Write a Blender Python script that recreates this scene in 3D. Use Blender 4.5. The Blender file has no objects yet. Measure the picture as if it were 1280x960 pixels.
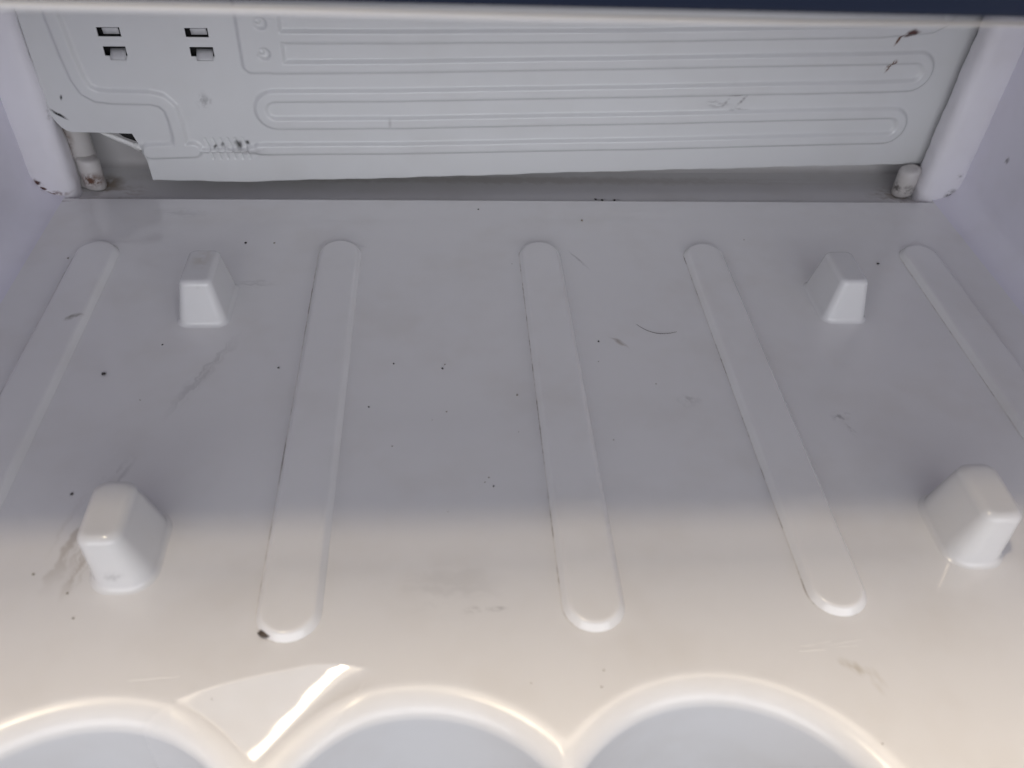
import bpy, bmesh, math, random
import numpy as np
from mathutils import Vector, Matrix

random.seed(7)
rng = np.random.default_rng(11)
scene = bpy.context.scene
col = scene.collection

# ------------------------------------------------------------------ camera
cam_data = bpy.data.cameras.new('camera')
cam = bpy.data.objects.new('camera', cam_data)
col.objects.link(cam)
cam_data.sensor_width = 36.0
cam_data.lens = 30.375
cam_data.clip_start = 0.005
cam_data.clip_end = 50.0
right = Vector((0.9970, -0.0641, 0.0441))
up = Vector((0.0115, 0.6816, 0.7316))
back = right.cross(up).normalized()
up = back.cross(right).normalized()
right.normalize()
cam.matrix_world = Matrix(((right.x, up.x, back.x, 0.0),
                           (right.y, up.y, back.y, 0.0),
                           (right.z, up.z, back.z, 0.21),
                           (0, 0, 0, 1)))
cam_data.dof.use_dof = True
cam_data.dof.focus_distance = 0.35
cam_data.dof.aperture_fstop = 13.0
scene.camera = cam

# ------------------------------------------------------------------ world and lamps
world = bpy.data.worlds.new('World')
scene.world = world
world.use_nodes = True
wb = world.node_tree.nodes['Background']
wb.inputs['Color'].default_value = (0.92, 0.92, 1.0, 1)
wb.inputs['Strength'].default_value = 0.20


def area_lamp(name, loc, target, sx, sy, power, color, shape='RECTANGLE'):
    ld = bpy.data.lights.new(name, 'AREA')
    ld.shape = shape
    ld.size = sx
    ld.size_y = sy
    ld.energy = power
    ld.color = color
    lo = bpy.data.objects.new(name, ld)
    col.objects.link(lo)
    lo.location = loc
    lo.rotation_euler = (Vector(target) - Vector(loc)).to_track_quat('-Z', 'Y').to_euler()
    return lo


# the warm ceiling lamp of the room, almost overhead, and the cool window behind the photographer
area_lamp('ceiling_lamp', (-0.52, -0.05, 2.05), (0.03, 0.10, 0.0), 0.19, 0.19, 9.8, (1.0, 0.83, 0.58), 'DISK')
# its light thrown back by the white room ceiling
area_lamp('ceiling_bounce', (0.0, 0.70, 2.30), (0.0, 0.70, 0.0), 5.4, 1.1, 86.0, (1.0, 0.85, 0.66))
area_lamp('window_light', (0.20, -2.2, 0.70), (0.20, 0.35, 0.62), 4.6, 1.4, 54.0, (0.93, 0.95, 1.0))

scene.view_settings.view_transform = 'Standard'
scene.view_settings.look = 'None'
scene.view_settings.exposure = 0.0
scene.view_settings.gamma = 1.0
scene.view_settings.use_curve_mapping = False
scene.cycles.max_bounces = 8
scene.cycles.diffuse_bounces = 4
scene.cycles.adaptive_threshold = 0.03
scene.cycles.glossy_bounces = 3
scene.cycles.caustics_reflective = False


# ------------------------------------------------------------------ helpers
def smooth(e0, e1, v):
    t = np.clip((v - e0) / (e1 - e0), 0, 1)
    return t * t * (3 - 2 * t)


def link(name, mesh, mat=None, parent=None, shade=True):
    o = bpy.data.objects.new(name, mesh)
    col.objects.link(o)
    if mat is not None:
        mesh.materials.append(mat)
    if shade:
        mesh.polygons.foreach_set('use_smooth', np.ones(len(mesh.polygons), bool))
    if parent is not None:
        o.parent = parent
    return o


def mesh_from(name, verts, faces):
    me = bpy.data.meshes.new(name)
    me.from_pydata([tuple(map(float, v)) for v in verts], [], faces)
    me.update()
    return me


def grid_mesh(name, P, flip=False, keep=None):
    """P: array (rows, cols, 3) -> quad mesh; keep: optional (rows-1, cols-1) mask"""
    r, c, _ = P.shape
    idx = np.arange(r * c).reshape(r, c)
    a, b, d, e = idx[:-1, :-1], idx[:-1, 1:], idx[1:, 1:], idx[1:, :-1]
    q = np.stack([a, b, d, e] if not flip else [a, e, d, b], -1).reshape(-1, 4)
    if keep is not None:
        q = q[keep.reshape(-1)]
    q = np.ascontiguousarray(q, dtype=np.int32)
    me = bpy.data.meshes.new(name)
    me.vertices.add(r * c)
    me.vertices.foreach_set('co', np.ascontiguousarray(P, dtype=np.float32).ravel())
    me.loops.add(q.size)
    me.loops.foreach_set('vertex_index', q.ravel())
    me.polygons.add(len(q))
    me.polygons.foreach_set('loop_start', np.arange(0, q.size, 4, dtype=np.int32))
    me.update(calc_edges=True)
    me.validate()
    return me


def vnoise(x, y, seed):
    """smooth value noise, 0..1"""
    T = np.random.default_rng(seed).random((256, 256))
    xi, yi = np.floor(x).astype(int), np.floor(y).astype(int)
    fx, fy = x - xi, y - yi
    fx, fy = fx * fx * (3 - 2 * fx), fy * fy * (3 - 2 * fy)
    g = lambda i, j: T[(xi + i) & 255, (yi + j) & 255]
    return (g(0, 0) * (1 - fx) + g(1, 0) * fx) * (1 - fy) + (g(0, 1) * (1 - fx) + g(1, 1) * fx) * fy


def fbm(x, y, seed, octaves=4):
    v, a, t = 0, 1.0, 0.0
    for k in range(octaves):
        v = v + a * vnoise(x * 2.03 ** k + 17.3 * k, y * 2.03 ** k + 9.1 * k, seed + k)
        t += a
        a *= 0.6
    return v / t


def dirt_colours(me, X, Y, base, stains, wear=None):
    """dirt, rust and other tone marks with a shape of their own, written per vertex as the surface colour"""
    C = np.empty((X.size, 4), np.float32)
    C[:] = base
    X, Y = X.ravel(), Y.ravel()
    wx = (fbm(X * 330, Y * 330, 3, 2) - 0.5) * 0.0030
    wy = (fbm(X * 330, Y * 330, 8, 2) - 0.5) * 0.0030
    for i, (ctr, rad, ang, stg, scol, freq, cut) in enumerate(stains):
        near = (np.abs(X - ctr[0]) < rad[0] + rad[1]) & (np.abs(Y - ctr[1]) < rad[0] + rad[1])
        if not near.any():
            continue
        k = min(1.0, min(rad[:2]) / 0.003)
        dx = X[near] + wx[near] * k - ctr[0]
        dy = Y[near] + wy[near] * k - ctr[1]
        ca, sa = math.cos(-ang), math.sin(-ang)
        u, v = (dx * ca - dy * sa) / rad[0], (dx * sa + dy * ca) / rad[1]
        f = 1 - smooth(0.15, 1.0, np.hypot(u, v))
        if freq:
            # streaks run along the long axis of the smear
            fu, fv = (3.4, 1.5) if rad[1] > 1.4 * rad[0] else ((1.5, 3.4) if rad[0] > 1.4 * rad[1] else (2.4, 2.4))
            f = f * smooth(cut - 0.08, cut + 0.22, fbm(u * fu + 40 + 7 * i, v * fv + 60 + 3 * i, 20 + i))
        f = np.clip(f * stg, 0, 1)[:, None]
        C[near] = C[near] * (1 - f) + np.array(scol, np.float32) * f
    C[:, 3] = 0.0 if wear is None else wear.ravel()
    at = me.color_attributes.new('dirt', 'FLOAT_COLOR', 'POINT')
    at.data.foreach_set('color', C.ravel())


def rings_mesh(name, rings, cap_first=False, cap_last=True):
    n = len(rings[0])
    verts = [v for r in rings for v in r]
    faces = []
    for k in range(len(rings) - 1):
        for i in range(n):
            j = (i + 1) % n
            faces.append((k * n + i, k * n + j, (k + 1) * n + j, (k + 1) * n + i))
    if cap_last:
        faces.append([(len(rings) - 1) * n + i for i in range(n)])
    if cap_first:
        faces.append([n - 1 - i for i in range(n)])
    return mesh_from(name, verts, faces)


def box_mesh(name, x0, x1, y0, y1, z0, z1, bev=0.0, seg=3):
    bm = bmesh.new()
    bmesh.ops.create_cube(bm, size=1.0)
    for v in bm.verts:
        v.co = Vector(((x0 + x1) / 2 + v.co.x * (x1 - x0), (y0 + y1) / 2 + v.co.y * (y1 - y0),
                       (z0 + z1) / 2 + v.co.z * (z1 - z0)))
    if bev > 0:
        bmesh.ops.bevel(bm, geom=bm.edges[:], offset=bev, segments=seg, profile=0.5, affect='EDGES')
    me = bpy.data.meshes.new(name)
    bm.to_mesh(me)
    bm.free()
    return me


def empty(name, loc, label, cat, group=None):
    o = bpy.data.objects.new(name, None)
    o.empty_display_size = 0.02
    col.objects.link(o)
    o.location = loc
    o['label'] = label
    o['category'] = cat
    if group:
        o['group'] = group
    return o


# ------------------------------------------------------------------ materials
class NT:
    def __init__(self, mat):
        self.t = mat.node_tree
        self.n = self.t.nodes

    def node(self, kind, **kw):
        nd = self.n.new(kind)
        for k, v in kw.items():
            setattr(nd, k, v)
        return nd

    def put(self, sock, val):
        if hasattr(val, 'is_output') or isinstance(val, bpy.types.NodeSocket):
            self.t.links.new(val, sock)
        else:
            sock.default_value = val

    def math(self, op, a, b=0.0, clamp=False):
        nd = self.node('ShaderNodeMath', operation=op, use_clamp=clamp)
        self.put(nd.inputs[0], a)
        self.put(nd.inputs[1], b)
        return nd.outputs[0]

    def vmath(self, op, a, b=None):
        nd = self.node('ShaderNodeVectorMath', operation=op)
        self.put(nd.inputs[0], a)
        if b is not None:
            self.put(nd.inputs[1], b)
        return nd

    def noise(self, vec, scale, detail=3.0, rough=0.55):
        nd = self.node('ShaderNodeTexNoise')
        self.put(nd.inputs['Vector'], vec)
        nd.inputs['Scale'].default_value = scale
        nd.inputs['Detail'].default_value = detail
        nd.inputs['Roughness'].default_value = rough
        return nd

    def ramp(self, v, a, b, lo=0.0, hi=1.0):
        nd = self.node('ShaderNodeMapRange', interpolation_type='SMOOTHSTEP')
        self.put(nd.inputs[0], v)
        nd.inputs[1].default_value = a
        nd.inputs[2].default_value = b
        nd.inputs[3].default_value = lo
        nd.inputs[4].default_value = hi
        return nd.outputs[0]

    def mix(self, fac, a, b):
        nd = self.node('ShaderNodeMix', data_type='RGBA')
        self.put(nd.inputs[0], fac)
        self.put(nd.inputs[6], a)
        self.put(nd.inputs[7], b)
        return nd.outputs[2]


def make_mat(name, color, rough, stains=(), grime=(0.0, (0.5, 0.45, 0.36, 1)), bump=0.0, bump_scale=900.0,
             spec=0.5, rough_var=0.025, attr=None):
    """stains: (centre, radii, rotation about z, strength, colour, noise scale, noise cut)"""
    m = bpy.data.materials.new(name)
    m.use_nodes = True
    g = NT(m)
    bs = g.n['Principled BSDF']
    tc = g.node('ShaderNodeTexCoord')
    P = tc.outputs['Object']
    c = color
    if attr:
        vc = g.node('ShaderNodeVertexColor', layer_name=attr)
        c = vc.outputs['Color']
    n1 = g.noise(P, 26.0, 3.0, 0.65)
    if grime[0] > 0:
        f = g.ramp(n1.outputs[0], 0.42, 0.8, 0.0, grime[0])
        c = g.mix(f, c, grime[1])
    if stains:
        wn = g.noise(P, 260.0, 1.0, 0.6)
        off = g.vmath('SUBTRACT', wn.outputs['Color'], (0.5, 0.5, 0.5))
        sc = g.node('ShaderNodeVectorMath', operation='SCALE')
        g.put(sc.inputs[0], off.outputs[0])
        sc.inputs['Scale'].default_value = 0.0028
        PW = g.vmath('ADD', P, sc.outputs[0]).outputs[0]
        cache = {}
        for (ctr, rad, ang, stg, scol, nsc, cut) in stains:
            d = g.vmath('SUBTRACT', PW, ctr).outputs[0]
            if ang:
                vr = g.node('ShaderNodeVectorRotate', rotation_type='Z_AXIS')
                g.put(vr.inputs['Vector'], d)
                vr.inputs['Angle'].default_value = -ang
                d = vr.outputs[0]
            d = g.vmath('MULTIPLY', d, tuple(1.0 / r for r in rad)).outputs[0]
            ln = g.vmath('LENGTH', d).outputs['Value']
            f = g.ramp(ln, 1.0, 0.15)
            if nsc:
                if nsc not in cache:
                    cache[nsc] = g.noise(P, 190.0 if nsc < 500 else 420.0, 2.0, 0.7)
                nn = cache[nsc]
                f = g.math('MULTIPLY', f, g.ramp(nn.outputs[0], cut - 0.06, cut + 0.24))
            f = g.math('MULTIPLY', f, stg, True)
            c = g.mix(f, c, scol)
    g.put(bs.inputs['Base Color'], c)
    ro = g.ramp(n1.outputs[0], 0.3, 0.75, max(0.02, rough - rough_var), rough + rough_var)
    g.put(bs.inputs['Roughness'], g.math('ADD', ro, vc.outputs['Alpha']) if attr else ro)
    bs.inputs['Specular IOR Level'].default_value = spec
    if bump > 0:
        hgt = g.math('MULTIPLY', g.noise(P, bump_scale * 0.1, 3.0, 0.6).outputs[0], 3.0)
        bp = g.node('ShaderNodeBump')
        bp.inputs['Strength'].default_value = bump
        bp.inputs['Distance'].default_value = 0.0004
        g.put(bp.inputs['Height'], hgt)
        g.put(bs.inputs['Normal'], bp.outputs['Normal'])
    return m


BROWN = (0.26, 0.20, 0.14, 1)
TAN = (0.42, 0.36, 0.27, 1)
GREY = (0.22, 0.21, 0.22, 1)
RUST = (0.13, 0.060, 0.038, 1)
DARK = (0.05, 0.040, 0.034, 1)

floor_stains_bands = [
    ((-0.1075, 0.1640, 0), (0.0075, 0.026, 1), -0.22, 0.42, BROWN, 420.0, 0.46),
    ((-0.1035, 0.1530, 0), (0.0030, 0.015, 1), -0.2, 0.40, BROWN, 900.0, 0.42),
    ((-0.1030, 0.1830, 0), (0.004, 0.014, 1), -0.3, 0.28, GREY, 420.0, 0.44),
    ((-0.0850, 0.2320, 0), (0.0035, 0.028, 1), -0.38, 0.28, GREY, 420.0, 0.42),
    ((-0.0760, 0.2850, 0), (0.011, 0.0035, 1), 0.0, 0.30, GREY, 420.0, 0.40),
    ((0.0660, 0.2480, 0), (0.0016, 0.0065, 1), 0.75, 0.55, BROWN, 900.0, 0.36),
    ((0.0860, 0.2150, 0), (0.0045, 0.0035, 1), 0.0, 0.32, GREY, 900.0, 0.42),
    ((0.1385, 0.2060, 0), (0.0045, 0.0040, 1), 0.5, 0.60, GREY, 900.0, 0.48),
    ((0.1400, 0.1995, 0), (0.0012, 0.0045, 1), 0.3, 0.50, GREY, 900.0, 0.46),
    ((0.1085, 0.1120, 0), (0.0052, 0.0020, 1), -0.6, 0.55, TAN, 900.0, 0.35),
    ((0.1135, 0.1080, 0), (0.0022, 0.0060, 1), 0.3, 0.40, TAN, 420.0, 0.40),
    ((0.0080, 0.1330, 0), (0.0050, 0.0016, 1), 0.1, 0.35, GREY, 900.0, 0.42),
    ((0.0140, 0.1330, 0), (0.0036, 0.0010, 1), 0.1, 0.45, GREY, 900.0, 0.38),
    ((0.0010, 0.1400, 0), (0.0200, 0.0120, 1), 0.0, 0.14, GREY, 420.0, 0.45),
    ((0.0570, 0.3020, 0), (0.0007, 0.0100, 1), 0.5, 0.5, GREY, 900.0, 0.36),
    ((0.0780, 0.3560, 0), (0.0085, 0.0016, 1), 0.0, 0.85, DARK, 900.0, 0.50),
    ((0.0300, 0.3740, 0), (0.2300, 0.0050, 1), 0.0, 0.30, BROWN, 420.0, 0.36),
    ((0.0300, 0.3535, 0), (0.2300, 0.0030, 1), 0.0, 0.30, GREY, 420.0, 0.34),  # full-width grey band in the gutter, just behind the step
    ((-0.1500, 0.3600, 0), (0.0200, 0.0100, 1), 0.0, 0.5, BROWN, 420.0, 0.40),
    ((0.2180, 0.3620, 0), (0.0140, 0.0100, 1), 0.0, 0.6, BROWN, 420.0, 0.36),
    ((-0.1550, 0.3680, 0), (0.0095, 0.0105, 1), 0.0, 0.9, BROWN, 420.0, 0.30),
    ((-0.1730, 0.3490, 0), (0.0110, 0.0040, 1), 0.0, 0.90, RUST, 900.0, 0.38),
    ((0.2230, 0.3570, 0), (0.0085, 0.0075, 1), 0.0, 0.80, BROWN, 900.0, 0.40),
    ((0.2420, 0.3500, 0), (0.0070, 0.0035, 1), 0.0, 0.95, DARK, 900.0, 0.40),
    ((-0.1150, 0.3380, 0), (0.0180, 0.0060, 1), 0.0, 0.18, GREY, 420.0, 0.42),
]
WHITE = (0.765, 0.757, 0.762, 1)
M_floor = make_mat('floor_plastic', WHITE, 0.085, (), (0.16, (0.50, 0.44, 0.36, 1)), 0.05, 700.0, spec=0.55, attr='dirt')
M_rib = make_mat('rib_plastic', (0.775, 0.767, 0.77, 1), 0.15,
                 [((-0.1380, 0.2620, 0), (0.0048, 0.0018, 1), 0.6, 0.75, (0.24, 0.22, 0.18, 1), 900.0, 0.34),
                  ],
                 (0.16, (0.50, 0.44, 0.36, 1)), 0.05, 700.0, spec=0.55)
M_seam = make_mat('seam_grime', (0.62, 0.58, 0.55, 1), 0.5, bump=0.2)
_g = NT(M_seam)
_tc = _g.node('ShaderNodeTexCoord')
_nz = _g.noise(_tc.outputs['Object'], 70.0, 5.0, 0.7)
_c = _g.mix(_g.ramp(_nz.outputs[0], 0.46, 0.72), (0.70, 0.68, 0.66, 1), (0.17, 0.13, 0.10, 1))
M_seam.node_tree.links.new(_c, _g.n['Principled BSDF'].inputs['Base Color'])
M_peg = make_mat('peg_plastic', (0.68, 0.677, 0.685, 1), 0.17,
                 [((-0.0915, 0.1420, 0.006), (0.0045, 0.005, 0.0022), 0, 0.40, GREY, 900.0, 0.40),
                  ((-0.0905, 0.2640, 0.0165), (0.0050, 0.004, 0.0016), 0, 0.35, GREY, 900.0, 0.42),
                  ((-0.0905, 0.2760, 0.0180), (0.0050, 0.012, 0.0020), 0, 0.35, TAN, 420.0, 0.40)],
                 (0.14, (0.50, 0.45, 0.38, 1)), 0.05, 600.0, spec=0.55)
M_wall = make_mat('wall_plastic', (0.75, 0.735, 0.82, 1), 0.22,
                  [((0.2470, 0.330, 0.033), (0.004, 0.0022, 0.0022), 0, 0.8, GREY, 900.0, 0.38),
                   ((0.2470, 0.318, 0.040), (0.004, 0.0020, 0.0025), 0, 0.5, GREY, 900.0, 0.42)],
                  (0.16, (0.48, 0.45, 0.42, 1)), 0.06, 500.0)
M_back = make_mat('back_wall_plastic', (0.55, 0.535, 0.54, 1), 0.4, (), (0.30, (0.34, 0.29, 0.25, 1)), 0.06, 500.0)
M_pillar = make_mat('pillar_plastic', (0.76, 0.745, 0.785, 1), 0.32,
                    [((-0.1782, 0.352, 0.0062), (0.0018, 0.010, 0.0014), 0, 1.4, (0.05, 0.018, 0.014, 1), 0, 0),
                     ((-0.1768, 0.352, 0.0036), (0.0014, 0.010, 0.0012), 0, 1.3, (0.07, 0.02, 0.015, 1), 0, 0),
                     ((-0.1765, 0.351, 0.0008), (0.0060, 0.010, 0.0009), 0, 1.2, RUST, 0, 0),
                     ((0.2455, 0.352, 0.0020), (0.0042, 0.010, 0.0022), 0, 1.5, DARK, 0, 0),
                     ((-0.1800, 0.352, 0.0035), (0.0050, 0.009, 0.0070), 0, 1.0, (0.10, 0.035, 0.025, 1), 900.0, 0.36),
                     ((-0.1730, 0.350, 0.0010), (0.0110, 0.008, 0.0018), 0, 0.9, RUST, 900.0, 0.34),
                     ((0.2450, 0.352, 0.0025), (0.0060, 0.008, 0.0050), 0, 1.0, DARK, 900.0, 0.34),
                     ((0.2440, 0.349, 0.013), (0.0025, 0.006, 0.0020), 0, 0.70, DARK, 900.0, 0.40),
                     ((-0.1640, 0.352, 0.038), (0.0020, 0.010, 0.0080), 0, 0.80, GREY, 900.0, 0.46)],
                    (0.20, (0.46, 0.41, 0.36, 1)), 0.35, 260.0)
M_stub = make_mat('pipe_plastic', (0.56, 0.54, 0.53, 1), 0.4,
                  [((-0.1590, 0.361, 0.003), (0.0080, 0.012, 0.0050), 0, 1.0, RUST, 900.0, 0.36),
                   ((-0.1660, 0.364, 0.022), (0.0050, 0.012, 0.0140), 0, 0.9, (0.15, 0.10, 0.08, 1), 420.0, 0.34),
                   ((0.2230, 0.360, 0.002), (0.0090, 0.012, 0.0040), 0, 0.90, DARK, 900.0, 0.44),
                   ((0.2180, 0.362, 0.012), (0.0030, 0.012, 0.0100), 0, 0.70, BROWN, 900.0, 0.42)],
                  (0.30, (0.40, 0.33, 0.27, 1)), 0.3, 260.0)
SHEET = (0.63, 0.636, 0.64, 1)
sheet_stains = [((0.3362, 0.0736), (0.0042, 0.0024), 0.3, 1.6, (0.07, 0.025, 0.02, 1), 0, 0),
                    ((0.3318, 0.0706), (0.0010, 0.0042), -0.4, 1.3, RUST, 0, 0),
                    ((0.3318, 0.0592), (0.0014, 0.0042), -0.35, 1.5, RUST, 900.0, 0.30),
                    ((0.0420, 0.0228), (0.0022, 0.0024), 0, 1.0, (0.10, 0.10, 0.10, 1), 0, 0),
                    ((0.0463, 0.0235), (0.0016, 0.0014), 0, 1.0, (0.03, 0.03, 0.03, 1), 0, 0),
                    ((0.0320, 0.0215), (0.0013, 0.0012), 0, 1.0, (0.05, 0.05, 0.05, 1), 0, 0),
                    ((0.0352, 0.0222), (0.0010, 0.0016), 0, 0.8, (0.08, 0.08, 0.08, 1), 0, 0),
                    ((0.0440, 0.0200), (0.0200, 0.0060), 0, 0.35, GREY, 900.0, 0.46),
                    ((0.2672, 0.0425), (0.0008, 0.0048), -0.6, 0.9, GREY, 900.0, 0.30),
    ((0.2640, 0.0452), (0.0055, 0.0007), 0.05, 0.9, GREY, 900.0, 0.30),
    ((0.2600, 0.0415), (0.0006, 0.0036), -0.5, 0.7, GREY, 900.0, 0.30),
    ((0.2660, 0.0385), (0.0070, 0.0006), 0.0, 0.6, GREY, 900.0, 0.30),
                    ((0.2560, 0.0410), (0.0090, 0.0028), 0, 0.45, GREY, 900.0, 0.48),
                    ((0.0310, 0.0420), (0.0035, 0.0055), 0, 0.55, GREY, 900.0, 0.48),
                    ((-0.0295, 0.0365), (0.0008, 0.0050), 0.9, 1.5, (0.02, 0.02, 0.02, 1), 900.0, 0.30),
    ((-0.0265, 0.0440), (0.0006, 0.0016), -0.3, 1.2, (0.05, 0.05, 0.05, 1), 0, 0),
                    ((0.1090, 0.0330), (0.0008, 0.0028), 0, 0.40, GREY, 900.0, 0.36)]
M_sheet = make_mat('painted_sheet', SHEET, 0.24, (), (0.10, (0.42, 0.39, 0.34, 1)), 0.10, 500.0, attr='dirt')
M_dark = make_mat('gap_shade', (0.012, 0.011, 0.012, 1), 0.8)  # black, stands in for the shade behind the sheet
M_tab = make_mat('tab_metal', (0.50, 0.50, 0.51, 1), 0.35)
M_trim = make_mat('navy_trim', (0.010, 0.017, 0.040, 1), 0.25)
M_lip = make_mat('lip_plastic', (0.62, 0.61, 0.62, 1), 0.4)
M_crumb = make_mat('dark_crumb', (0.035, 0.030, 0.028, 1), 0.7)
M_crumb2 = make_mat('brown_crumb', (0.085, 0.065, 0.050, 1), 0.7)
M_crumb3 = make_mat('faded_crumb', (0.27, 0.24, 0.20, 1), 0.7)
M_hair = make_mat('hair', (0.10, 0.08, 0.07, 1), 0.45)
M_scratch = make_mat('scratched_plastic', (0.86, 0.85, 0.83, 1), 0.35)

# ------------------------------------------------------------------ the refrigerator compartment
XL, XR = -0.1805, 0.2475          # inside faces of the side walls
XC = 0.5 * (XL + XR)
YB = 0.3860                       # back wall
ZC = 0.1560                       # ceiling
fridge = empty('refrigerator', (0, 0, 0),
               'white plastic refrigerator compartment with ribbed floor, four pegs and scalloped front edge',
               'refrigerator')

# floor: flat tray whose front edge is cut by three bottle scallops
CIRC = [(-0.0868, 0.0610), (-0.0087, 0.0610), (0.0667, 0.0613)]
RC = 0.0518


def d_edge(x, y):
    ds = [np.hypot(x - cx, y - cy) - RC for cx, cy in CIRC] + [y - 0.050 + 0 * x]
    k = 0.0032
    r = ds[0]
    for q in ds[1:]:
        h = np.clip(0.5 + 0.5 * (q - r) / k, 0, 1)
        r = q * (1 - h) + r * h - k * h * (1 - h)
    return r


def y_iso(x, t):
    lo = np.full_like(x, -0.03)
    hi = np.full_like(x, 0.13)
    for _ in range(40):
        m = 0.5 * (lo + hi)
        big = d_edge(x, m) > -t
        hi = np.where(big, m, hi)
        lo = np.where(big, lo, m)
    return 0.5 * (lo + hi)


A0 = np.array([-0.0273, 0.1180])
B0 = np.array([-0.0462, 0.0985])


def dip(x, y):
    """the bruised, pressed-down wedge between the first two scallops"""
    t = (A0 - B0) / np.linalg.norm(A0 - B0)
    n = np.array([t[1], -t[0]])                # towards the right and the front
    c = (x - B0[0]) * n[0] + (y - B0[1]) * n[1]
    base = np.clip(0.1180 - y, 0, 0.04)
    xab = B0[0] + (y - B0[1]) * (A0[0] - B0[0]) / (A0[1] - B0[1])
    q = xab - x                                # distance left of the fold
    # left of the fold the sheet is twisted one way, along the fold the other way
    dx, dy = x - A0[0], y - A0[1]
    fold = -(0.0653 * dx + 0.3085 * dy + 1.215 * dx ** 2 + 0.1 * dx * dy + 1.289 * dy ** 2)
    w = q - 0.0042 + 0.0004 * np.sin(base * 900)
    z = fold - 0.10 * 0.5 * (w + np.sqrt(w * w + 0.0018 ** 2))
    z = np.clip(np.minimum(z, 0.7 * base), 0, None)
    side = 1.0 - smooth(0.0, 0.0105, c)
    left = smooth(-0.0840, -0.0520, x)
    return z * side * left


FX0, FX1 = XL + 0.012, XR - 0.012
xs = np.arange(FX0, FX1 + 1e-6, (FX1 - FX0) / 950)
FA, FB = 0.0080, 0.0064           # the lip rolls over: run and drop
rows = []
STEP = 0.0034                     # shallow gutter along the back
for y in np.concatenate([np.linspace(YB + 0.004, 0.3510, 50), np.linspace(0.3506, 0.3494, 7), np.linspace(0.3490, 0.1300, 425)]):
    rows.append(np.stack([xs, np.full_like(xs, y), np.full_like(xs, -STEP * float(smooth(0.3494, 0.3506, np.array(y))))], -1))
ye = y_iso(xs, 0.0)
for s in np.linspace(0, 1, 60)[1:]:
    y = 0.1300 + (ye - 0.1300) * s
    rows.append(np.stack([xs, y, -dip(xs, y)], -1))
for a in np.linspace(0, math.pi / 2, 22)[1:]:
    t = FA * math.sin(a)
    z = -FB * (1 - math.cos(a))
    # a slight crease before the roll
    y = y_iso(xs, t)
    rows.append(np.stack([xs, y, z - dip(xs, ye)], -1))
yw = y_iso(xs, FA)
dpw = dip(xs, ye)
for k, z in enumerate(np.linspace(-FB, -0.075, 22)[1:]):
    rows.append(np.stack([xs, yw - 0.002 * (k / 21), np.full_like(xs, z) - dpw * (1 - 0.5 * k / 21)], -1))
Pf = np.stack(rows, 0)
fm = grid_mesh('floor_liner', Pf, flip=True)
de = d_edge(Pf[..., 0], Pf[..., 1])
wear = 0.16 * smooth(0.0034, -0.0006, de) * (Pf[..., 1] < 0.2)      # scuffed, duller plastic along the lip
wear += 0.13 * (dip(Pf[..., 0], Pf[..., 1]) > 0.0002)
wear *= 1 - 0.75 * (dip(Pf[..., 0], Pf[..., 1]) > 0.0003) * (de > -0.0004)
dirt_colours(fm, Pf[..., 0], Pf[..., 1], WHITE, floor_stains_bands, wear)
floor = link('floor_liner', fm, M_floor, fridge)


# side walls with a wide fillet into the floor
def wall_profile(r, z1, n=14):
    pts = [(r * (1 - math.sin(a)), r * (1 - math.cos(a))) for a in np.linspace(0, math.pi / 2, n)]
    pts = [(px, pz) for px, pz in pts]
    for z in np.linspace(r, z1, 12)[1:]:
        pts.append((0.0, z))
    return pts


for side in (-1, 1):
    pr = wall_profile(0.012, ZC + 0.002)
    ys = np.linspace(0.020, YB + 0.004, 30)
    P = np.zeros((len(ys), len(pr), 3))
    for j, (dx, z) in enumerate(pr):
        P[:, j, 0] = (XL + dx) if side < 0 else (XR - dx)
        P[:, j, 1] = ys
        P[:, j, 2] = z
    link('side_wall', grid_mesh('side_wall', P, flip=(side < 0)), M_wall, fridge)

# back wall
P = np.zeros((14, 60, 3))
zs = [0.0] + [0.004 * (1 - math.cos(a)) for a in np.linspace(0.2, math.pi / 2, 7)] + list(np.linspace(0.02, ZC + 0.002, 6))
yo = [0.004] + [0.004 * (1 - math.sin(a)) for a in np.linspace(0.2, math.pi / 2, 7)] + [0.0] * 6
for i in range(14):
    P[i, :, 0] = np.linspace(XL, XR, 60)
    P[i, :, 1] = YB - yo[i]
    P[i, :, 2] = zs[i] - STEP - (0.0004 if i == 0 else 0)
link('back_wall', grid_mesh('back_wall', P, flip=False), M_back, fridge)

# ceiling and front trim
link('ceiling', box_mesh('ceiling', XL - 0.01, XR + 0.01, 0.1535, YB + 0.01, ZC, ZC + 0.012, 0.0008), M_wall, fridge)
trim = link('front_trim', box_mesh('front_trim', XL - 0.03, XR + 0.03, 0.1490, 0.1530, ZC + 0.0012, ZC + 0.050, 0.0012),
            M_trim, fridge)
# white rolled lip under the trim, thick on the left and thinning to the right
n = 90
rings = []
lx = np.linspace(XL - 0.02, XR + 0.02, n)
th = np.interp(lx, [-0.18, -0.03, 0.012, 0.062, 0.10, 0.25], [0.0008, 0.0008, 0.0007, 0.00032, 0.00012, 0.0001])
zc = np.interp(lx, [-0.18, -0.03, 0.012, 0.062, 0.10, 0.25], [0.1560, 0.1561, 0.1559, 0.1560, 0.1566, 0.1568])
verts, faces = [], []
m = 14
for i in range(n):
    for j in range(m):
        a = 2 * math.pi * j / m
        verts.append((lx[i], 0.1492 - 0.0013 * math.cos(a), zc[i] + th[i] * math.sin(a)))
for i in range(n - 1):
    for j in range(m):
        k = (j + 1) % m
        faces.append((i * m + j, i * m + k, (i + 1) * m + k, (i + 1) * m + j))
lip = link('lip', mesh_from('lip', verts, faces), M_lip, trim)


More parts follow.
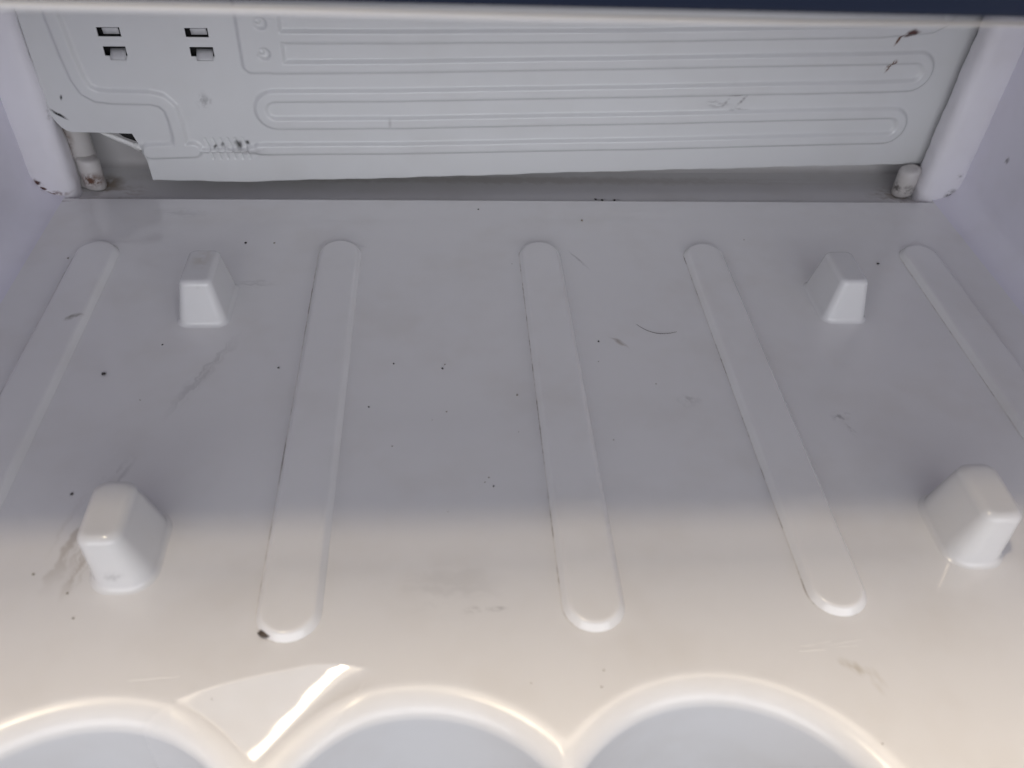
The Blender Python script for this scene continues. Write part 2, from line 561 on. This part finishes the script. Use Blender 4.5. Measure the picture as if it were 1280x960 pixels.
# raised floor ribs: long stadiums with rolled edges
def stadium(cx, y0, y1, r, z, n=20):
    pts = []
    for i in range(n + 1):
        a = math.pi * i / n
        pts.append((cx + r * math.cos(a), y1 + r * math.sin(a), z))
    L = 24
    for i in range(1, L):
        pts.append((cx - r, y1 + (y0 - y1) * i / L, z))
    for i in range(n + 1):
        a = math.pi + math.pi * i / n
        pts.append((cx + r * math.cos(a), y0 + r * math.sin(a), z))
    for i in range(1, L):
        pts.append((cx + r, y0 + (y1 - y0) * i / L, z))
    return pts


RIB_W, RIB_H = 0.0089, 0.0024
for cx, yf, yb in ((-0.1420, 0.1243, 0.3140), (-0.0434, 0.1247, 0.3148), (0.0408, 0.1247, 0.3138),
                   (0.1120, 0.1270, 0.3125), (0.2085, 0.1270, 0.3115)):
    y0, y1 = yf + RIB_W, yb - RIB_W
    rings = []
    prof = [(0.0000, -0.0008), (0.0000, 0.0000), (0.00042, 0.00060), (0.00084, 0.00120), (0.00126, 0.00180),
            (0.0015, 0.00207), (0.00185, 0.00228), (0.0023, 0.00238), (0.0030, RIB_H), (0.0040, RIB_H)]
    for ins, z in prof:
        rings.append(stadium(cx, y0, y1, RIB_W - ins, z))
    rb = link('rib', rings_mesh('rib', rings), M_rib, fridge)
    # thin line of grime in the seam
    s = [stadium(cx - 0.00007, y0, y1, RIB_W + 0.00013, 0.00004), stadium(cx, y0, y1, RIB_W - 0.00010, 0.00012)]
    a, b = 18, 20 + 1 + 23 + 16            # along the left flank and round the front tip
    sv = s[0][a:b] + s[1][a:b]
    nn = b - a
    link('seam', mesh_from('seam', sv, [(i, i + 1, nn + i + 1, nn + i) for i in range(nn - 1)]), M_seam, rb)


# support pegs: drafted, rounded blocks moulded out of the floor
def rrect(cx, cy, hx, hy, r, z, n=8):
    pts = []
    for (sx, sy, a0) in ((1, 1, 0), (-1, 1, 1), (-1, -1, 2), (1, -1, 3)):
        for i in range(n + 1):
            a = math.pi / 2 * (a0 + i / n)
            pts.append((cx + sx * (hx - r) + r * math.cos(a), cy + sy * (hy - r) + r * math.sin(a), z))
    return pts


def peg(cx, cy, hx, hy, h, tx, ty, rb, rt, skew=0.0):
    rings = []
    tr = 0.0022 if rt < 0.004 else 0.0028
    # flare at the base
    for s in np.linspace(0, 1, 8):
        o = 0.0026 * (1 - s) ** 2.2
        z = -0.0003 + 0.0026 * s ** 1.6
        rings.append((hx + o, hy + o, rb + o, z, 0))
    for s in np.linspace(0, 1, 12)[1:]:
        rings.append((hx + (tx - hx) * s, hy + (ty - hy) * s, rb + (rt - rb) * s, 0.0023 + (h - tr - 0.0023) * s, s))
    for a in np.linspace(0, math.pi / 2, 10)[1:]:
        o = tr * (1 - math.cos(a))
        rings.append((tx - o, ty - o, rt - o * 0.7, h - tr + tr * math.sin(a), 1))
    rings.append((tx - tr - 0.0010, ty - tr - 0.0010, rt - tr * 0.7 - 0.0003, h, 1))
    rr = [rrect(cx + skew * s, cy, a, b, min(r, 0.8 * a, 0.8 * b), z) for (a, b, r, z, s) in rings]
    return rings_mesh('support_peg', rr)


for a in ((-0.0908, 0.2722, 0.0086, 0.0130, 0.0184, 0.0060, 0.0110, 0.0034, 0.0028),
          (0.1588, 0.2720, 0.0084, 0.0130, 0.0180, 0.0058, 0.0110, 0.0034, 0.0028),
          (-0.0908, 0.1562, 0.0084, 0.0135, 0.0192, 0.0062, 0.0112, 0.0068, 0.0042, -0.0022),
          (0.1590, 0.1562, 0.0086, 0.0135, 0.0196, 0.0064, 0.0112, 0.0068, 0.0042, 0.0018)):
    link('support_peg', peg(*a), M_peg, fridge)


# corner pillars, slightly lumpy, with a rounded foot
def pillar(cx, cy, r, seed, zt, lean):
    rs = np.random.default_rng(seed)
    ph = rs.uniform(0, 6.28, 8)
    rings = []
    zs = [-0.0034, 0.0, 0.0006, 0.0016, 0.003] + list(np.linspace(0.006, zt, 60))
    for z in zs:
        ring = []
        for i in range(36):
            a = 2 * math.pi * i / 36
            rr = r * (0.94 + 0.06 * max(0, min(1, z / 0.003)))
            rr += 0.00014 * math.sin(z * 230 + ph[0] + 2 * a) + 0.00010 * math.sin(z * 610 + ph[1] + 3 * a) \
                + 0.00008 * math.sin(z * 1500 + ph[2] + 5 * a)
            k = (abs(math.cos(a)) ** 3.4 + abs(math.sin(a)) ** 3.4) ** (-1 / 3.4)
            ring.append((cx + lean * z + rr * k * math.cos(a), cy + rr * 0.72 * k * math.sin(a), z))
        rings.append(ring)
    return rings_mesh('corner_pillar', rings)


link('corner_pillar', pillar(-0.1738, 0.3585, 0.0100, 1, ZC, -0.02), M_pillar, fridge)
link('corner_pillar', pillar(0.2395, 0.3590, 0.0103, 2, ZC, 0.02), M_pillar, fridge)


# drain pipe stubs behind the pillars: a cut tube standing on the floor and the one above it
def stub(cx, cy, r, z0, z1, tilt):
    rings = []
    for k, z in enumerate((z0, z0 + 0.0008, (z0 + z1) / 2, z1 - 0.0022, z1 - 0.0008, z1 - 0.0001, z1)):
        s = (0.93, 1, 1, 1, 0.93, 0.75, 0.45)[k]
        rings.append([(cx + r * s * math.cos(2 * math.pi * i / 28), cy + r * s * math.sin(2 * math.pi * i / 28),
                       z + tilt * r * s * math.cos(2 * math.pi * i / 28)) for i in range(28)])
    return rings_mesh('pipe_stub', rings, cap_first=True)


link('pipe_stub', stub(-0.1592, 0.3640, 0.0048, -0.0020, 0.0125, -0.22), M_stub, fridge)
link('pipe_stub', stub(-0.1632, 0.3690, 0.0060, -0.0030, 0.1500, 0.0), M_stub, fridge)
link('pipe_stub', stub(0.2250, 0.3620, 0.0050, -0.0020, 0.0115, 0.22), M_stub, fridge)

# ------------------------------------------------------------------ the evaporator plate
YAW = math.atan(0.031)
plate = empty('evaporator_plate', (-0.132, 0.357, 0.0),
              'loose pale grey metal evaporator plate with embossed serpentine channels hanging at the back', 'evaporator')
plate.rotation_euler = (0, 0, YAW)


def arc(cx, cy, r, a0, a1, n=12):
    return [(cx + r * math.cos(a), cy + r * math.sin(a)) for a in np.linspace(a0, a1, n)]


H2 = math.pi / 2
serp = [(353, 92), (352.6, 85), (350, 79), (345, 76.2), (322, 74.1), (216, 71.6), (115, 70.2), (62, 69.9)]
serp2 = [(62, 57.2), (115, 57.8), (218, 59.9), (326, 62.2)] + arc(343.5, 56.4, 6.4, H2, -H2) + \
        [(330, 49.4), (220, 47.0), (114, 45.1)] + arc(60.5, 38.5, 6.2, H2, 3 * H2) + \
        [(113.4, 32.5), (221.5, 34.2), (335, 36.7)] + arc(340.5, 30.5, 6.3, H2, -H2) + \
        [(223.4, 21.6), (113, 20.2), (51, 20.2)]
riser = [(-20.6, 95), (-20.0, 80.4), (-18.6, 62), (-17.3, 52.5), (-15.5, 47.6), (-12, 45.2), (-6, 44.4), (9.5, 44.0),
         (14, 42.8), (16.8, 39.5), (17.6, 34), (17.8, 26.4), (16.8, 20.5)]


def d_poly(U, W, pts):
    d = np.full(U.shape, 1e9)
    for (x0, y0), (x1, y1) in zip(pts[:-1], pts[1:]):
        vx, vy = x1 - x0, y1 - y0
        t = np.clip(((U - x0) * vx + (W - y0) * vy) / (vx * vx + vy * vy + 1e-9), 0, 1)
        d = np.minimum(d, np.hypot(U - x0 - t * vx, W - y0 - t * vy))
    return d


def sheet_height(U, W):
    """outward height in mm"""
    e = d_poly(U, W, serp) - 2.9
    e = np.minimum(e, d_poly(U, W, serp2) - 2.9)
    e = np.minimum(e, d_poly(U, W, riser) - 3.3)
    e = np.minimum(e, d_poly(U, W, [(51, 20.2), (45, 19.6), (30, 19.6), (24, 20)]) - 1.1)
    e = np.minimum(e, d_poly(U, W, [(4, 19.6), (22.5, 20.2)]) - 3.9)
    e = np.minimum(e, d_poly(U, W, [(51, 20.2), (47, 19.9)]) - 2.0)
    # header box
    qx = np.abs(U - 58.5) - (9.0 - 4)
    qy = np.abs(W - 76.0) - (21.5 - 4)
    hb = np.hypot(np.maximum(qx, 0), np.maximum(qy, 0)) + np.minimum(np.maximum(qx, qy), 0) - 4
    e = np.minimum(e, hb)
    h = 1.6 * (1 - smooth(-1.5, 0.6, e))
    for cu, cw in ((59.5, 75.6), (59.3, 63.2)):
        r = np.hypot(U - cu, W - cw)
        h -= 1.5 * (1 - smooth(1.4, 3.0, r))
        h += 1.3 * (1 - smooth(0.3, 1.6, np.hypot(U - cu + 0.9, W - cw - 0.7)))
    # comb of crimp marks
    for k in range(6):
        u0 = 28.1 + 3.22 * k
        dd = d_poly(U, W, [(u0, 25.2), (u0 + 1.2, 21.5), (u0 + 1.3, 19), (u0 + 2.0, 15.6)])
        h -= 0.6 * (1 - smooth(0.15, 0.65, dd))
    # hand-made unevenness of the thin sheet
    h += 0.15 * np.sin(U * 0.021 + 0.6) * np.sin(W * 0.05 + 0.4) + 0.08 * np.sin(U * 0.055 + W * 0.04) \
        + 0.07 * np.sin(U * 0.16 + 1.0) * np.sin(W * 0.19 + 2.0)
    return h


BOT = np.array([(-33.0, 36.5), (-31.8, 33.4), (-30.4, 30.9), (-28.6, 29.2), (-26.2, 28.4), (-13.5, 28.1), (-1.9, 27.7), (-0.6, 23.5),
                (1.3, 15.0), (1.55, 10.3), (1.7, 5.1), (39.7, 3.9), (112.2, 5.2), (187.1, 7.0), (256.5, 8.5),
                (303.9, 9.4), (345, 10.1), (372, 10.2)])
SLOTS = [(-4.7, 4.2, 69.4, 73.1), (29.2, 38.2, 69.3, 73.0), (-4.1, 4.7, 61.6, 65.5), (29.7, 39.0, 61.4, 65.4)]
us = set(np.round(np.arange(-33, 76, 0.45), 3)) | set(np.round(np.arange(76, 318, 1.0), 3)) | \
     set(np.round(np.arange(318, 367.5, 0.5), 3))
for b in BOT:
    if b[0] < 5:
        us.add(round(float(b[0]), 3))
ws_up = set(np.round(np.arange(36.8, 96, 0.42), 3)) | set(np.round(np.linspace(96, 148, 20), 3))
for a, b, c_, d_ in SLOTS:
    us |= {round(a, 3), round(b, 3)}
    ws_up |= {round(c_, 3), round(d_, 3)}
us = np.array(sorted(us))
us = us[np.concatenate([[True], np.diff(us) > 0.02])]
ws_up = np.array(sorted(ws_up))
wb_ = np.interp(us, BOT[:, 0], BOT[:, 1])
wb_ = wb_ + np.where(us > 2, 0.12 * np.sin(us * 0.11) + 0.10 * np.sin(us * 0.37), 0)
rows_w = [wb_ + (36.8 - wb_) * s for s in np.linspace(0, 1, 78)[:-1]] + [np.full_like(us, w) for w in ws_up]
W = np.stack(rows_w, 0)
U = np.broadcast_to(us, W.shape)
Hh = sheet_height(U, W)
P = np.stack([U / 1000, -Hh / 1000, W / 1000], -1)
um = 0.5 * (U[:-1, :-1] + U[1:, 1:])
wm = 0.5 * (W[:-1, :-1] + W[1:, 1:])
keep = np.ones(um.shape, bool)
for a, b, c_, d_ in SLOTS:
    keep &= ~((um > a) & (um < b) & (wm > c_) & (wm < d_))
sm = grid_mesh('sheet', P, flip=False, keep=keep)
dirt_colours(sm, U / 1000, W / 1000, SHEET, sheet_stains)
sheet = link('sheet', sm, M_sheet, plate)
sol = sheet.modifiers.new('thickness', 'SOLIDIFY')
sol.thickness = 0.0009
sol.offset = -1.0

# punched tabs in the four slots
for i, (a, b, c_, d_) in enumerate(SLOTS):
    u0, u1 = (a + 2.3) / 1000, (b - 0.5) / 1000
    hz = -float(sheet_height(np.array([[(a + b) / 2]]), np.array([[(c_ + d_) / 2]]))[0, 0]) / 1000
    if i < 2:   # hangs from the upper edge, bent inwards
        pr = [(0.0000, d_ / 1000), (0.0006, d_ / 1000 - 0.0012), (0.0009, d_ / 1000 - 0.0026)]
    else:       # stands on the lower edge, bent outwards
        pr = [(0.0022, c_ / 1000 + 0.0022), (0.0006, c_ / 1000 + 0.0008), (-0.0009, c_ / 1000 - 0.0004),
              (-0.0010, c_ / 1000 - 0.0012)]
    V, F = [], []
    for (dy, z) in pr:
        for uu in np.linspace(u0, u1, 5):
            V.append((uu, hz + dy, z))
    for r in range(len(pr) - 1):
        for c in range(4):
            F.append((r * 5 + c, r * 5 + c + 1, (r + 1) * 5 + c + 1, (r + 1) * 5 + c))
    t = link('tab', mesh_from('tab', V, F), M_tab, plate)
    s = t.modifiers.new('thickness', 'SOLIDIFY')
    s.thickness = 0.0006
# added black pad standing in for the shade seen through the slots
link('slot_shade_pad', box_mesh('slot_shade_pad', -0.011, 0.046, 0.0048, 0.0076, 0.0290, 0.084, 0.0008), M_dark, plate)

# added black patch standing in for the shade in the hole behind the tear
tri = [(-13.0, 29.5), (0.5, 29.5), (2.6, 20.5), (-1.0, 21.3), (-7.0, 24.0)]
V = [(u / 1000, 0.0040, w / 1000) for u, w in tri] + [(u / 1000, 0.0047, w / 1000) for u, w in tri]
F = [[0, 1, 2, 3, 4], [9, 8, 7, 6, 5]] + [[i, i + 5, (i + 1) % 5 + 5, (i + 1) % 5] for i in range(5)]
link('tear_shade_patch', mesh_from('tear_shade_patch', V, F), M_dark, plate, shade=False)
# torn, curled strip of foil hanging under the left corner, crumpled where it is still attached
path = np.array([(-17.5, 27.8), (-14.5, 26.0), (-11.0, 24.4), (-7.0, 22.7), (-3.0, 21.0), (0.5, 19.6), (3.4, 18.4)])
V, F = [], []
nu, nv = 56, 12
for i in range(nu):
    s = i / (nu - 1)
    cu = np.interp(s * 6, range(7), path[:, 0])
    cw = np.interp(s * 6, range(7), path[:, 1])
    hw = 0.5 + 1.5 * float(smooth(0.0, 0.35, np.array(s))) + 1.6 * float(smooth(0.6, 0.95, np.array(s)))
    cr = float(smooth(0.55, 0.85, np.array(s)))
    for j in range(nv):
        t = 2 * j / (nv - 1) - 1
        n1 = float(vnoise(np.array(s * 26.0), np.array(j * 0.55), 41)) - 0.5
        n2 = float(vnoise(np.array(s * 26.0 + 50), np.array(j * 0.55), 43)) - 0.5
        depth = 2.4 - 2.6 * s + 1.3 * t * t - 0.9 * t + cr * 2.6 * n1
        V.append(((cu + cr * 1.5 * n2) / 1000, depth / 1000, (cw + hw * t + cr * 1.3 * n1) / 1000))
for i in range(nu - 1):
    for j in range(nv - 1):
        F.append((i * nv + j, (i + 1) * nv + j, (i + 1) * nv + j + 1, i * nv + j + 1))
M_foil = make_mat('torn_foil', (0.70, 0.70, 0.68, 1), 0.35,
                  [((0.001, 0, 0.0180), (0.0060, 1, 0.0030), 0, 0.9, (0.14, 0.11, 0.085, 1), 900.0, 0.42)],
                  (0.3, (0.40, 0.36, 0.30, 1)), 0.3, 400.0)
fl = link('torn_flap', mesh_from('torn_flap', V, F), M_foil, plate)
s = fl.modifiers.new('thickness', 'SOLIDIFY')
s.thickness = 0.0004

# ------------------------------------------------------------------ crumbs and a hair on the floor
GROUPS = 'dark crumbs scattered on the floor'


def crumb_mesh(r, seed, flat=0.6, sx=1.0):
    rs = np.random.default_rng(seed)
    bm = bmesh.new()
    bmesh.ops.create_icosphere(bm, subdivisions=1, radius=r)
    for v in bm.verts:
        k = 1 + rs.uniform(-0.28, 0.28)
        v.co = Vector((v.co.x * k * sx, v.co.y * k, v.co.z * k * flat))
    me = bpy.data.meshes.new('crumb')
    bm.to_mesh(me)
    bm.free()
    return me


def crumb(x, y, z, r, mat, label, group=GROUPS, sx=1.0, rot=0.0):
    o = link('crumb', crumb_mesh(r, int(abs(x * 1e5) + abs(y * 1e4)), 0.55, sx), mat)
    o.location = (x, y, z + r * 0.40)
    o.rotation_euler = (0, 0, rot)
    o['label'] = label
    o['category'] = 'crumb'
    if group:
        o['group'] = group
    return o


FLOOR_CRUMBS = [(-0.1193, 0.2323, 0.0, 0.0013, 0), (-0.1029, 0.2481, 0.0, 0.00069, 0), (-0.0595, 0.2348, 0.0, 0.00077, 0), (-0.0186, 0.2364, 0.0, 0.00065, 0), (-0.001, 0.2335, 0.0, 0.00076, 0), (0.0582, 0.248, 0.0, 0.00073, 0), (0.1183, 0.2015, 0.0, 0.00076, 0), (0.1877, 0.2986, 0.0, 0.00106, 0), (-0.0835, 0.3142, 0.0, 0.00093, 0), (-0.1444, 0.2207, 0.0, 0.00075, 0), (-0.114, 0.1779, 0.0, 0.00083, 0), (0.0159, 0.3415, 0.0, 0.00082, 0), (0.0149, 0.1776, 0.0, 0.00051, 0), (-0.0263, 0.2141, 0.0, 0.00061, 0), (0.0003, 0.2113, 0.0, 0.00052, 1), (-0.0177, 0.1956, 0.0, 0.00048, 1), (-0.1158, 0.1489, 0.0, 0.00063, 1), (-0.1047, 0.1423, 0.0, 0.00066, 1), (0.0135, 0.1813, 0.0, 0.00046, 1), (0.0122, 0.1793, 0.0, 0.00046, 1), (0.0251, 0.2192, 0.0, 0.00068, 1), (0.0622, 0.3324, 0.0, 0.00111, 1), (0.0562, 0.1968, 0.0, 0.00043, 1), (-0.1526, 0.303, 0.0, 0.00067, 1), (-0.0716, 0.3142, 0.0, 0.00078, 1), (0.0566, 0.2366, 0.0, 0.00036, 1), (-0.0001, 0.2357, 0.0, 0.00047, 1), (0.0397, 0.1088, 0.0, 0.00058, 1), (0.041, 0.1135, 0.0, 0.00058, 1), (0.1086, 0.0907, 0.0, 0.00056, 1), (0.0214, 0.1106, 0.0, 0.00049, 1), (-0.0596, 0.1096, 0.0, 0.00045, 1), (-0.1007, 0.1343, 0.0, 0.0005, 1), (0.2529, 0.3328, 0.0, 0.00069, 1), (0.2533, 0.3287, 0.0, 0.0006, 1), (-0.1038, 0.2191, 0.0, 0.00036, 1), (-0.0046, 0.2075, 0.0, 0.00027, 1), (0.0244, 0.2012, 0.0, 0.00032, 1), (0.0759, 0.2241, 0.0, 0.00038, 1), (0.1332, 0.3171, 0.0, 0.00045, 1), (0.0285, 0.2989, 0.0, 0.00034, 1), (0.1161, 0.1776, 0.0, 0.00036, 1), (0.0004, 0.1678, 0.0, 0.0003, 1)]
SPECIAL = {0: 'largest round black crumb, on the floor between the two leftmost ribs',
           7: 'black crumb on the floor just right of the far right peg',
           8: 'black crumb on the floor behind and right of the far left peg',
           10: 'black crumb on the floor just left of the near left peg'}
for i, (x, y, z, r, k) in enumerate(FLOOR_CRUMBS):
    if k == 0:
        crumb(x, y, z, r * 0.6, M_crumb, SPECIAL.get(i, 'tiny black crumb lying on the white floor away from the pegs'))
    else:
        crumb(x, y, z, r * (0.62 if y > 0.13 else 0.42), M_crumb3, 'tiny faded brown crumb lying on the white plastic floor',
              'faded crumbs scattered on the floor')
crumb(-0.0492, 0.1274, 0.0, 0.0012, M_crumb2, 'dark brown clump stuck at the front tip of a floor rib', None, 1.6, -0.5)
for gx in (0.0722, 0.0752, 0.0812):
    crumb(gx, 0.3560 + 0.0004 * math.sin(gx * 900), -STEP, 0.0007, M_crumb,
          'dark crumb in the short row under the hanging plate', 'crumbs in a row under the plate')


def tube(pts, r, sides=6, taper=True):
    V, F = [], []
    for i, p in enumerate(pts):
        a = Vector(pts[max(0, i - 1)])
        b = Vector(pts[min(len(pts) - 1, i + 1)])
        t = (b - a).normalized()
        sdir = Vector((-t.y, t.x, 0)).normalized()
        k = r * (1.0 if not taper else (0.35 + 0.65 * math.sin(math.pi * (i + 0.6) / (len(pts) + 0.2))))
        for j in range(sides):
            an = 2 * math.pi * j / sides
            q = Vector(p) + sdir * (k * math.cos(an)) + Vector((0, 0, k * math.sin(an)))
            V.append(tuple(q))
    for i in range(len(pts) - 1):
        for j in range(sides):
            k = (j + 1) % sides
            F.append((i * sides + j, i * sides + k, (i + 1) * sides + k, (i + 1) * sides + j))
    return V, F


# one fine curved hair
hp = [(0.0746, 0.2580), (0.0778, 0.2545), (0.0819, 0.2525), (0.0860, 0.2525), (0.0896, 0.2534)]
pts = []
for i in range(25):
    s = i / 24 * 4
    k = min(3, int(s))
    f = s - k
    p0, p1, p2, p3 = hp[max(0, k - 1)], hp[k], hp[k + 1], hp[min(4, k + 2)]
    q = [0.5 * (2 * p1[c] + (p2[c] - p0[c]) * f + (2 * p0[c] - 5 * p1[c] + 4 * p2[c] - p3[c]) * f * f +
                (3 * p1[c] - p0[c] - 3 * p2[c] + p3[c]) * f ** 3) for c in (0, 1)]
    pts.append((q[0], q[1], 0.00014))
V, F = tube(pts, 0.00009)
hair = link('hair', mesh_from('hair', V, F), M_hair)
hair['label'] = 'single fine dark curved hair lying on the white floor'
hair['category'] = 'hair'

# scratches: tiny raised burrs, their glint partly put in as a paler colour
for (xa, ya, xb, yb, r) in ((-0.0817, 0.1155, -0.0689, 0.1163, 0.00010), (0.0951, 0.1170, 0.1028, 0.1172, 0.00011),
                            (0.0960, 0.1184, 0.1006, 0.1187, 0.00008), (0.1010, 0.1191, 0.1053, 0.1196, 0.00007),
                            (0.1040, 0.1184, 0.1142, 0.1199, 0.00007), (0.1060, 0.1178, 0.1122, 0.1180, 0.00007)):
    pts = [(xa + (xb - xa) * i / 8, ya + (yb - ya) * i / 8 + 0.00006 * math.sin(i * 1.7), 0.0) for i in range(9)]
    V, F = tube(pts, r)
    link('scratch', mesh_from('scratch', V, F), M_scratch, floor)
